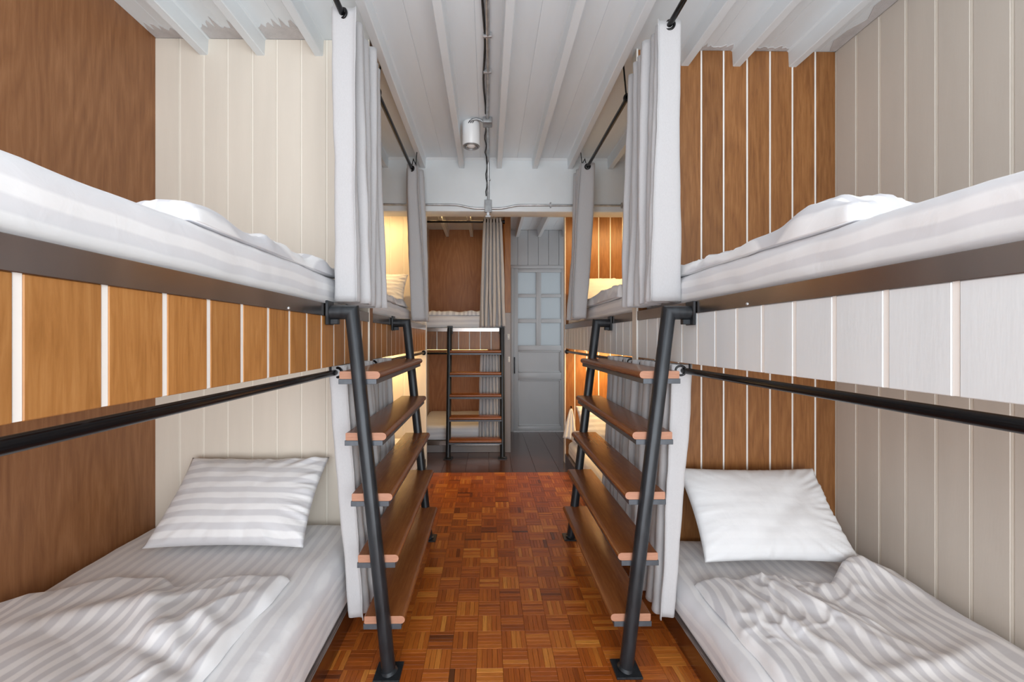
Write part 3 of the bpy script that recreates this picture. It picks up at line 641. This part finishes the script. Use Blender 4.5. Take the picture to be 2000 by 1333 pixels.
# ---------------------------------------------------------------- pillows
def pillow(bc, wdt, hgt, T, tilt, label, m, seed, yaw=0.0, skew=0.0, n=56, flop=0.0):
    """bc = middle of the bottom edge; leans back by tilt (0 flat, 90 upright) towards +y"""
    vs = []; uv = []; fs = []
    ct, st = math.cos(R(tilt)), math.sin(R(tilt)); cy, sy = math.cos(R(yaw)), math.sin(R(yaw))
    grids = []
    for sgn in (1, -1):
        g = []
        for i in range(n + 1):
            for j in range(n + 1):
                u, v = 2 * i / n - 1, 2 * j / n - 1
                px = u * wdt / 2 * (1 - 0.055 * (1 - v * v)); pv = v * hgt / 2 * (1 - 0.06 * (1 - u * u))
                px += skew * pv * (1)
                au, av_ = 1 - abs(u) ** 2.6, 1 - abs(v) ** 2.6
                th = T / 2 * (max(0, au) ** 0.55) * (max(0, av_) ** 0.55)
                rim = max(abs(u), abs(v))
                ang = math.atan2(v, u)
                wrk = 0.009 * sstep(0.55, 0.92, rim) * (1 - sstep(0.95, 1.0, rim)) * (fbm((ang * 5, rim * 1.2, seed), 3) + fbm((ang * 11, rim, seed + 4), 2) * 0.9) * (1.0 + 0.7 * u)
                wrk += 0.006 * fbm((px * 7, pv * 7, seed), 3) * (1 - rim ** 4)
                # diagonal sag
                wrk -= flop * math.exp(-((u - v * 0.8 - 0.25) / 0.22) ** 2) * (1 - rim ** 3)
                w_ = (th + (wrk if sgn > 0 else 0)) * sgn
                # local frame: a along x, b up the lean, c = normal towards the viewer
                b_ = pv + hgt / 2
                X = px; Y = b_ * ct - w_ * st; Z = b_ * st + w_ * ct
                X, Y = X * cy - Y * sy, X * sy + Y * cy
                g.append(len(vs)); vs.append((X, Y, Z + T * 0.28 * 0)); uv.append((px, pv))
        grids.append(g)
    W = n + 1
    for s_, g in enumerate(grids):
        for i in range(n):
            for j in range(n):
                f = (g[i * W + j], g[(i + 1) * W + j], g[(i + 1) * W + j + 1], g[i * W + j + 1]); fs.append(f if s_ == 0 else f[::-1])
    me = mesh('pillow', vs, fs, m, True, uv)
    bm = bmesh.new(); bm.from_mesh(me); bmesh.ops.remove_doubles(bm, verts=bm.verts, dist=1e-5); bm.to_mesh(me); bm.free()
    o = link('pillow', me, None, bc); return tag(o, label, 'pillow')
pillow((-1.20, 1.90, 0.405), 0.72, 0.46, 0.15, 43, 'striped white pillow leaning on cream boards of the near left lower bunk', M_pilS, 3.0, yaw=0, skew=-0.02)
pillow((1.395, 1.955, 0.285), 0.74, 0.47, 0.15, 50, 'plain creased white pillow leaning on teak boards of the near right lower bunk', M_pilP, 8.0, yaw=-2, skew=-0.03, flop=0.018)
pillow((-1.12, 4.02, 1.66), 0.62, 0.42, 0.15, 55, 'white pillow on the upper bunk beyond the left ladder', M_pilS, 12.0)
pillow((1.22, 4.18, 1.66), 0.66, 0.40, 0.15, 55, 'white pillow standing against lit teak boards on the right upper bunk', M_pilP, 14.0)
pillow((1.25, 4.12, 0.30), 0.66, 0.42, 0.15, 55, 'white wrinkled pillow on the lower bunk behind the right ladder', M_pilS, 16.0)

# ---------------------------------------------------------------- curtains and rods
def curtain(axis, c, y0, y1, ztop, zbot, amp, period, label, seed, flare=0.0, drift=0.0, first=1.0, n_eye=True, rod_z=None, base=None, group=None, rot_sign=1, lift=0.0, spread=0.0):
    """pleated panel gathered along its rod. axis 'y': rod along y at x=c. drift: sideways shift of the hem"""
    Ln = abs(y1 - y0); cyc = max(2, round(Ln / period)); per = Ln / cyc
    nu = cyc * 28; nv = 46
    vs = []; fs = []
    for j in range(nv + 1):
        v = j / nv; z = ztop + (zbot - ztop) * v
        for i in range(nu + 1):
            t = i / nu * cyc
            ph = 2 * math.pi * t + 0.25 * math.sin(t * 1.7 + seed)
            s_ = math.sin(ph + math.pi / 2 * 1)
            shp = math.copysign(abs(s_) ** 0.8, s_)
            local = amp * (1 + 0.22 * math.sin(t * 2.3 + seed * 3) + flare * v) * (0.86 + 0.14 * math.cos(v * 3 + t + seed))
            a = shp * local * rot_sign
            along = y0 + (y1 - y0) * (t / cyc) + math.copysign(1, y1 - y0) * (per * 0.20 * math.sin(2 * ph) * (1 - 0.2 * v)) + 0.012 * v * fbm((t, v * 2, seed), 2)
            along = (y0 + y1) / 2 + (along - (y0 + y1) / 2) * (1 + spread * v ** 0.7)
            a += drift * v ** 1.2 + 0.010 * v * fbm((t * 1.3, v * 3, seed + 5), 2) + 0.003 * fbm((t * 4, v * 9, seed + 8), 2)
            zz = z + (0.008 * fbm((t * 2, 0, seed), 2) - lift * (t / cyc)) * (v > 0.97)
            vs.append((c + a, along, zz) if axis == 'y' else (along, c + a, zz))
    W = nu + 1
    for j in range(nv):
        for i in range(nu): fs.append((j * W + i, j * W + i + 1, (j + 1) * W + i + 1, (j + 1) * W + i))
    org = Vector((c, (y0 + y1) / 2, ztop)) if axis == 'y' else Vector(((y0 + y1) / 2, c, ztop))
    root = empty('curtain', org, label, 'curtain', group)
    cl = link('cloth', mesh('cloth', [Vector(v) - org for v in vs], fs, M_curt, True), root, org)
    md = cl.modifiers.new('thickness', 'SOLIDIFY'); md.thickness = 0.003; md.offset = 0
    # black eyelets where the cloth crosses the rod
    rz = rod_z if rod_z is not None else ztop - 0.035
    for q in range(cyc * 2):
        t = (q + 0.5) / 2 - 0.0
        yy = y0 + (y1 - y0) * ((t - 0.25 + 0.25) / cyc)
        p = (c, yy, rz) if axis == 'y' else (yy, c, rz)
        o = link('eyelet', ring_mesh(0.0205, 0.0062, M_rod), root, p)
        if axis == 'x': o.rotation_euler = (0, 0, R(90))
        o.rotation_euler.z += R(18 if q % 2 else -18)
    return root
def rod(pts, r, label, flange_at=(), brackets=(), name='curtain_rod'):
    c = Vector(pts[0]); root = empty(name, c, label, 'curtain rod')
    tube('pipe', pts, r, M_rod, root, 16)
    for (p, d) in flange_at:
        p = Vector(p); q = p + Vector(d) * 0.012
        tube('flange', [p, q], 0.024, M_rod, root, 18); tube('collar', [q, q + Vector(d) * 0.016], r * 1.45, M_rod, root, 16)
    for (p, q) in brackets: tube('hanger', [p, q], 0.005, M_rod, root, 8)
    return root
UXL, UZL, UXR, UZR = -0.63, 2.757, 0.82, 2.768
rod([(UXL, -0.6, UZL), (UXL, PL0 - 0.001, UZL)], 0.0125, 'long black rod under the ceiling at the near left upper bunk', [((UXL, PL0 - 0.0, UZL), (0, -1, 0))], [((UXL, 0.9, UZL + 0.01), (UXL - 0.0, 0.9, ZC))])
rod([(UXL, PL1 + 0.03, UZL), (UXL, BM0 - 0.002, UZL)], 0.0125, 'black rod under the ceiling beyond the left partition', [((UXL, BM0 - 0.001, UZL), (0, -1, 0)), ((UXL, PL1 + 0.03, UZL), (0, 1, 0))], [((UXL, PL1 + 0.05, UZL), (UXL + 0.02, PL1 + 0.05, ZC))])
rod([(UXR, -0.6, UZR), (UXR, PR0 - 0.001, UZR)], 0.0125, 'long black rod under the ceiling at the near right upper bunk', [((UXR, PR0 - 0.0, UZR), (0, -1, 0))], [((UXR, 0.9, UZR + 0.01), (UXR, 0.9, ZC))])
rod([(UXR, PR1 + 0.03, UZR), (UXR, BM0 - 0.002, UZR)], 0.0125, 'black rod under the ceiling beyond the right partition', [((UXR, BM0 - 0.001, UZR), (0, -1, 0)), ((UXR, PR1 + 0.03, UZR), (0, 1, 0))], [((UXR, PR1 + 0.05, UZR), (UXR - 0.02, PR1 + 0.05, ZC))])
LXL, LZL, LXR, LZR = -0.668, 1.202, 0.858, 1.210
rod([(LXL, YN, LZL), (LXL, PL0 - 0.001, LZL)], 0.0135, 'thick black rod below the near left teak fascia', [((LXL, PL0 - 0.001, LZL), (0, -1, 0))], [((LXL, 0.2, LZL + 0.01), (LXL, 0.2, 1.236)), ((LXL, 1.78, LZL + 0.01), (LXL, 1.78, 1.24))])
rod([(LXR, YN, LZR), (LXR, PR0 - 0.001, LZR)], 0.0135, 'thick black rod below the near right white fascia', [((LXR, PR0 - 0.001, LZR), (0, -1, 0))], [((LXR, 0.2, LZR + 0.01), (LXR, 0.2, 1.248)), ((LXR, 1.76, LZR + 0.01), (LXR, 1.76, 1.25))])
rod([(LXL, PL1 + 0.001, LZL), (LXL, EL0 - 0.001, LZL)], 0.0125, 'black rod below the teak fascia behind the left ladder', [((LXL, EL0 - 0.001, LZL), (0, -1, 0)), ((LXL, PL1 + 0.001, LZL), (0, 1, 0))])
rod([(LXR, PR1 + 0.001, LZR), (LXR, ER0 - 0.001, LZR)], 0.0125, 'black rod below the pale fascia behind the right ladder', [((LXR, ER0 - 0.001, LZR), (0, -1, 0)), ((LXR, PR1 + 0.001, LZR), (0, 1, 0))])
rod([(FX0 + 0.001, FY + 0.02, 2.742), (FX1 - 0.001, FY + 0.02, 2.742)], 0.0125, 'thin black rod high across the bunk at the end of the aisle', [((FX1 - 0.001, FY + 0.02, 2.742), (-1, 0, 0))])
rod([(FX0 + 0.001, FY + 0.02, 1.175), (FX1 - 0.018, FY + 0.02, 1.175)], 0.0125, 'black rod below the fascia at the end of the aisle', [])
curtain('y', UXL, 1.80, 2.235, 2.782, 1.512, 0.066, 0.056, 'long light grey curtain bunched above the near left ladder post', 1.0, 0.05, 0.012, rod_z=UZL)
curtain('y', UXR, 1.86, 2.27, 2.79, 1.518, 0.064, 0.054, 'long light grey curtain bunched above the near right ladder post', 2.3, 0.05, -0.022, rod_z=UZR, rot_sign=-1)
curtain('y', UXL, 3.44, 3.745, 2.795, 1.502, 0.068, 0.075, 'grey curtain hanging in front of the beam at the left', 3.1, 0.0, 0.055, rod_z=UZL)
curtain('y', UXR, 3.40, 3.745, 2.800, 1.515, 0.064, 0.078, 'grey curtain hanging in front of the beam at the right', 4.7, 0.0, -0.065, rod_z=UZR, rot_sign=-1)
curtain('y', LXL + 0.012, 1.815, 2.24, 1.232, 0.135, 0.052, 0.075, 'lower grey curtain bunched behind the near left ladder post', 5.5, 0.05, 0.085, rod_z=LZL)
curtain('y', LXR - 0.012, 1.80, 2.28, 1.236, 0.125, 0.050, 0.078, 'lower grey curtain bunched behind the near right ladder post', 6.1, 0.05, -0.06, rod_z=LZR, rot_sign=-1)
curtain('y', LXL + 0.012, 2.39, 2.62, 1.232, 0.145, 0.045, 0.062, 'lower grey curtain seen between the treads of the left ladder', 7.7, 0.05, 0.05, rod_z=LZL)
curtain('y', LXR - 0.012, 2.44, 2.80, 1.236, 0.135, 0.045, 0.062, 'lower grey curtain seen between the treads of the right ladder', 8.9, 0.05, -0.04, rod_z=LZR, rot_sign=-1)
curtain('x', FY - 0.02, -0.052, 0.160, 2.775, 1.49, 0.034, 0.036, 'grey pleated curtain on the upper bunk at the end of the aisle', 9.3, 0.3, -0.03, rod_z=2.742, spread=0.42)
curtain('x', FY + 0.0, -0.085, 0.150, 1.205, 0.165, 0.022, 0.034, 'grey pleated curtain on the lower bunk at the end of the aisle', 10.1, 0.3, -0.02, rod_z=1.175, spread=0.25)

# wire hooks between the last eyelets and the joists
for x0, x1, zz, lab in ((UXL + 0.005, UXL + 0.045, UZL, 'thin black wire hook beside the end of the upper left rod'), (UXR - 0.005, UXR - 0.05, UZR, 'thin black wire hook beside the end of the upper right rod')):
    rt = empty('wire_hook', (x0, 3.46, zz), lab, 'hook')
    tube('wire', [(x0, 3.44, zz + 0.015), (x0 + (x1 - x0) * 0.3, 3.44, zz + 0.07), (x0 + (x1 - x0) * 0.75, 3.45, zz + 0.03), (x1, 3.45, ZC - 0.085)], 0.0035, M_rod, rt, 8)

# ---------------------------------------------------------------- ladders
TOPS = [1.217, 0.967, 0.720, 0.470, 0.220]
def tread_mesh(axis, length, wdt, th, mat_side, nose):
    """rounded nose towards the aisle (nose = +1/-1 across the tread); end grain on both ends"""
    prof = []
    h = wdt / 2; r = th * 0.48
    for k_ in range(7):
        t = -math.pi / 2 + math.pi * k_ / 6
        prof.append((h - r + r * math.cos(t), -th / 2 + th / 2 + (th / 2) * math.sin(t)))
    prof += [(-h + 0.003, th / 2), (-h, th / 2 - 0.003), (-h, -th / 2 + 0.003), (-h + 0.003, -th / 2)]
    n = len(prof); vs = []; fs = []; mi = []
    for e in (-1, 1):
        for (a, z) in prof:
            vs.append((a * nose, e * length / 2, z) if axis == 'y' else (e * length / 2, a * nose, z))
    for k_ in range(n): fs.append((k_, (k_ + 1) % n, n + (k_ + 1) % n, n + k_))
    fs.append(tuple(range(n))); fs.append(tuple(n + k_ for k_ in range(n))[::-1])
    me = mesh('tread', vs, fs, mat_side); me.materials.append(M_endgrain)
    bm = bmesh.new(); bm.from_mesh(me); bmesh.ops.recalc_face_normals(bm, faces=bm.faces); bm.to_mesh(me); bm.free()
    me.polygons[n].material_index = 1; me.polygons[n + 1].material_index = 1
    me.polygons.foreach_set('use_smooth', [True] * len(me.polygons)); me.set_sharp_from_angle(angle=R(40))
    return me
def ladder(kind, foot, head, a0, a1, rail_pos, label, wdt=0.165, zt=1.456, wall=0, nose=1):
    """kind 'y': posts stand at y=a0,a1 and lean in x from foot to head; kind 'x': the reverse. rail_pos = the rail's face"""
    P = (lambda u, a, z: (u, a, z)) if kind == 'y' else (lambda u, a, z: (a, u, z))
    root = empty('ladder', P(foot, (a0 + a1) / 2, 0), label, 'ladder')
    sgn = 1 if rail_pos > head else -1
    for a in (a0, a1):
        tube('post', [P(foot, a, 0.008), P(head, a, zt), P(rail_pos - sgn * 0.012, a, zt)], 0.0280, M_pipe, root, 24)
        bx = [foot - 0.052, foot + 0.052, a - 0.05, a + 0.05]
        if kind == 'x': bx = bx[2:] + bx[:2]
        fp = box('foot_plate', *bx, 0.0005, 0.009, M_pipe, root, 0.001)
        tube('weld', [P(foot, a, 0.008), P(foot + (head - foot) * 0.012, a, 0.018)], [0.036, 0.028], M_pipe, fp, 20)
        # clamp on the rail
        b0 = [min(rail_pos - sgn * 0.014, rail_pos - sgn * 0.002), max(rail_pos - sgn * 0.014, rail_pos - sgn * 0.002), a - 0.032, a + 0.032]
        c0 = [min(rail_pos - sgn * 0.014, rail_pos - sgn * 0.045), max(rail_pos - sgn * 0.014, rail_pos - sgn * 0.045), a - 0.012, a + 0.012]
        if kind == 'x': b0 = b0[2:] + b0[:2]; c0 = c0[2:] + c0[:2]
        cp_ = box('clamp', *b0, 1.405, 1.502, M_pipe, root, 0.002)
        box('clamp_tongue', *c0, 1.408, zt - 0.027, M_pipe, cp_, 0.002)
    ln = abs(a1 - a0) - 0.030
    ms = M_tread if kind == 'y' else M_treadx
    tm = tread_mesh(kind, ln, wdt, 0.031, ms, nose)
    for zt_ in TOPS:
        z = zt_ - 0.0155; u = foot + (head - foot) * (z / zt)
        td = link('tread', tm, root, P(u, (a0 + a1) / 2, z))
        bb = [u - wdt / 2 - 0.003, u + wdt / 2 - 0.014, a0 + 0.012, a1 - 0.012] if nose > 0 else [u - wdt / 2 + 0.014, u + wdt / 2 + 0.003, a0 + 0.012, a1 - 0.012]
        if kind == 'x': bb = bb[2:] + bb[:2]
        box('tread_support', *bb, z - 0.0155 - 0.021, z - 0.0158, M_under, td, 0.001)
    return root
ladder('y', -0.400, -0.547, 1.690, 2.820, FL, 'black pipe ladder with dark wooden treads on the left side of the aisle', nose=1)
ladder('y', 0.562, 0.736, 1.690, 2.820, FR, 'black pipe ladder with dark wooden treads on the right side of the aisle', nose=-1)
ladder('x', 4.700, 4.875, -0.447, 0.165, FY, 'narrow black pipe ladder with wooden treads at the end of the aisle', nose=-1)

# ---------------------------------------------------------------- ceiling lamp and conduit
lx, ly = -0.126, 3.15
lamp = empty('ceiling_lamp', (lx, ly, ZC), 'white cylinder spot lamp on the ceiling beside the conduit', 'lamp')
def lathe(name, prof, mt, parent, loc, n=40):
    vs = []; fs = []
    for (r, z) in prof:
        for k_ in range(n): t = 2 * math.pi * k_ / n; vs.append((r * math.cos(t), r * math.sin(t), z))
    for i in range(len(prof) - 1):
        for k_ in range(n): fs.append((i * n + k_, i * n + (k_ + 1) % n, (i + 1) * n + (k_ + 1) % n, (i + 1) * n + k_))
    me = mesh(name, vs, fs, mt, True); me.set_sharp_from_angle(angle=R(40)); return link(name, me, parent, loc)
lathe('housing', [(0.001, 0), (0.060, 0), (0.066, -0.006), (0.066, -0.172), (0.063, -0.176), (0.052, -0.176), (0.050, -0.172)], M_lampw, lamp, (lx, ly, ZC - 0.001))
lathe('bezel', [(0.063, -0.170), (0.061, -0.181), (0.050, -0.182), (0.047, -0.172)], M_box, lamp, (lx, ly, ZC - 0.001))
lathe('reflector', [(0.050, -0.176), (0.040, -0.150), (0.026, -0.135), (0.024, -0.135)], M_chrome, lamp, (lx, ly, ZC - 0.001))
lathe('lens', [(0.034, -0.165), (0.030, -0.178), (0.018, -0.185), (0.001, -0.187)], M_lens, lamp, (lx, ly, ZC - 0.001))
for k_ in range(3):
    sl = link('slot', boxmesh(0.005, 0.003, 0.022, M_dark), lamp, (lx - 0.013 + 0.015 * k_, ly - 0.0655, ZC - 0.026)); sl.rotation_euler = (0, R(28), 0)
cd = empty('conduit', (0, 3.1, ZC), 'galvanised conduit with junction boxes running along the ceiling and beam', 'conduit')
zc = ZC - 0.014; cxp = -0.003
def wob(y): return cxp + 0.004 * math.sin(y * 3.1)
tube('pipe', [(wob(y / 10), y / 10, zc) for y in range(-12, 31, 2)] + [(wob(3.05), 3.05, zc)], 0.012, M_galv, cd, 12)
tube('pipe', [(cxp, 3.14, zc), (cxp + 0.004, 3.4, zc), (cxp + 0.004, 3.70, zc), (cxp + 0.005, 3.735, zc - 0.008), (cxp + 0.006, BM0 - 0.012, zc - 0.035), (cxp + 0.007, BM0 - 0.012, 2.60)], 0.0115, M_galv, cd, 12)
tube('cable', [(cxp - 0.019 + 0.006 * math.sin(y * 0.9), y / 10, zc + 0.003) for y in range(-12, 31)] , 0.006, M_cable, cd, 8)
tube('cable', [(cxp - 0.017 + 0.006 * math.sin(i * 1.3), 3.14 + i * 0.06, zc + 0.002) for i in range(9)] + [(cxp - 0.012, 3.70, zc)] + [(cxp - 0.010 + 0.006 * math.sin(i * 1.6 + 1), BM0 - 0.010, zc - 0.05 - i * 0.04) for i in range(8)], 0.005, M_cable, cd, 8)
jb1 = box('junction_box', cxp - 0.034, cxp + 0.034, 3.055, 3.135, ZC - 0.045, ZC - 0.001, M_box, cd, 0.004, 2)
jb2 = box('junction_box', cxp - 0.027, cxp + 0.037, BM0 - 0.036, BM0 - 0.001, 2.485, 2.597, M_galv, cd, 0.004, 2)
box('box_lid', cxp - 0.024, cxp + 0.034, BM0 - 0.040, BM0 - 0.036, 2.489, 2.593, M_box, jb2, 0.001)
box('box_fitting', cxp - 0.010, cxp + 0.018, BM0 - 0.034, BM0 - 0.008, 2.452, 2.485, M_galv, cd, 0.003)
box('box_fitting', cxp - 0.020, cxp + 0.028, BM0 - 0.038, BM0 - 0.004, 2.440, 2.453, M_galv, cd, 0.002)
tube('flexible_conduit', [(cxp - 0.034, 3.09, ZC - 0.024), (-0.055, 3.085, ZC - 0.012), (-0.085, 3.075, ZC - 0.010), (-0.115, 3.078, ZC - 0.014), (-0.126, 3.082, ZC - 0.022), (-0.127, 3.09, ZC - 0.03)], 0.009, M_box, cd, 10)
yb = BM0 - 0.013
def sbend(s):
    pts = [(cxp + 0.005 + s * 0.032, yb, 2.524)]
    for i in range(9):
        t = i / 8; pts.append((cxp + s * (0.10 + 0.20 * t), yb, 2.524 + 0.030 * (t * t * (3 - 2 * t))))
    pts += [(s * 0.45, yb, 2.555), (s * (1.60), yb, 2.556)]
    return pts
tube('pipe', sbend(-1), 0.0100, M_galv, cd, 10); tube('pipe', sbend(1), 0.0100, M_galv, cd, 10)
for x in (-0.64 + 0.0, 0.565, 1.21, -1.2): box('strap', x - 0.006, x + 0.006, BM0 - 0.024, BM0 - 0.0005, 2.532, 2.580, M_galv, cd, 0.002)
for y in (1.55, 2.22, 2.52): box('strap', cxp - 0.024, cxp + 0.024, y - 0.008, y + 0.008, ZC - 0.0265, ZC - 0.001, M_galv, cd, 0.002)
box('strap', cxp - 0.006, cxp + 0.028, BM0 - 0.023, BM0 - 0.0005, 2.775, 2.789, M_galv, cd, 0.002)

# ---------------------------------------------------------------- small things
def hook(loc, label):
    root = empty('wall_hook', loc, label, 'hook', 'white hooks on the far jamb'); x, y, z = loc
    box('hook_plate', x - 0.012, x + 0.012, y - 0.006, y, z - 0.034, z + 0.034, M_plastic, root, 0.003, 2)
    for dz in (0.018, -0.016):
        tube('prong', [(x, y - 0.006, z + dz), (x, y - 0.028, z + dz - 0.006), (x, y - 0.034, z + dz + 0.004), (x, y - 0.030, z + dz + 0.012)], 0.005, M_plastic, root, 8)
hook((0.243, FY, 1.372), 'upper small white hook on the grey jamb beside the door')
hook((0.248, FY, 1.105), 'lower small white hook on the grey jamb beside the door')
# towel on a black hook by the right end wall
tw = empty('hanging_towel', (0.90, ER0 - 0.01, 0.60), 'small white towel hanging from a black hook behind the right ladder', 'towel')
vs = []; fs = []
for j in range(15):
    v = j / 14
    for i in range(17):
        u = i / 16 - 0.5
        vs.append((0.90 + u * (0.02 + 0.13 * v ** 0.8) - 0.012 * v, ER0 - 0.022 - 0.010 * math.cos(u * 18) * (0.3 + v), 0.592 - 0.33 * v - 0.03 * u * v))
for j in range(14):
    for i in range(16): fs.append((j * 17 + i, j * 17 + i + 1, (j + 1) * 17 + i + 1, (j + 1) * 17 + i))
c = Vector((0.90, ER0 - 0.02, 0.45)); cl = link('cloth', mesh('cloth', [Vector(v) - c for v in vs], fs, M_pilP, True), tw, c)
md = cl.modifiers.new('thickness', 'SOLIDIFY'); md.thickness = 0.006; md.offset = 0
tube('hook', [(0.90, ER0 - 0.001, 0.612), (0.90, ER0 - 0.03, 0.605), (0.90, ER0 - 0.036, 0.62)], 0.006, M_rod, tw, 8)
# rolled towel at the bed end
vs = []; fs = []; n = 26
prof = [(0.004, 0.0), (0.045, 0.0), (0.058, 0.008), (0.064, 0.02), (0.066, 0.12), (0.064, 0.24), (0.058, 0.252), (0.045, 0.26), (0.004, 0.26)]
for (r, a) in prof:
    for k_ in range(n): t = 2 * math.pi * k_ / n; vs.append((a, r * math.cos(t), r * math.sin(t) * 0.95))
for i in range(len(prof) - 1):
    for k_ in range(n): fs.append((i * n + k_, i * n + (k_ + 1) % n, (i + 1) * n + (k_ + 1) % n, (i + 1) * n + k_))
tag(link('rolled_towel', mesh('rolled_towel', vs, fs, M_pilP, True), None, (0.885, 4.38, 0.316)), 'rolled white towel on the mattress end behind the right ladder', 'towel')
# warm strip lights
def strip(x0, x1, y, z, label, power, up=False):
    root = empty('strip_light', ((x0 + x1) / 2, y, z), label, 'strip light')
    box('channel', x0, x1, y - 0.012, y + 0.012, z, z + 0.012, M_galv, root, 0.001)
    box('diffuser', x0 + 0.004, x1 - 0.004, y - 0.009, y + 0.009, z - 0.007, z - 0.0002, M_warm, root, 0.002)
    area('led_light', (0, 0.0, -0.010), (R(18), 0, 0), abs(x1 - x0) * 0.9, 0.02, power, (1.0, 0.64, 0.27), root, 170)
strip(XL + 0.2, FL - 0.15, BM1 + 0.03, 2.60, 'warm strip light behind the beam over the left upper bunk', 6)
strip(FR + 0.08, XR - 0.2, BM1 + 0.03, 2.60, 'warm strip light behind the beam over the right upper bunk', 8)
strip(XL + 0.2, FL - 0.15, 4.15, 1.222, 'warm strip light under the bunk behind the left ladder', 6)
strip(FR + 0.15, XR - 0.2, 4.25, 1.232, 'warm strip light under the bunk behind the right ladder', 12)
strip(FX0 + 0.1, FX1 - 0.2, FY + 0.12, 2.86, 'warm strip light above the upper bunk at the end of the aisle', 2)
strip(FX0 + 0.1, FX1 - 0.2, FY + 0.12, 1.222, 'warm strip light under the bunk at the end of the aisle', 1.5)
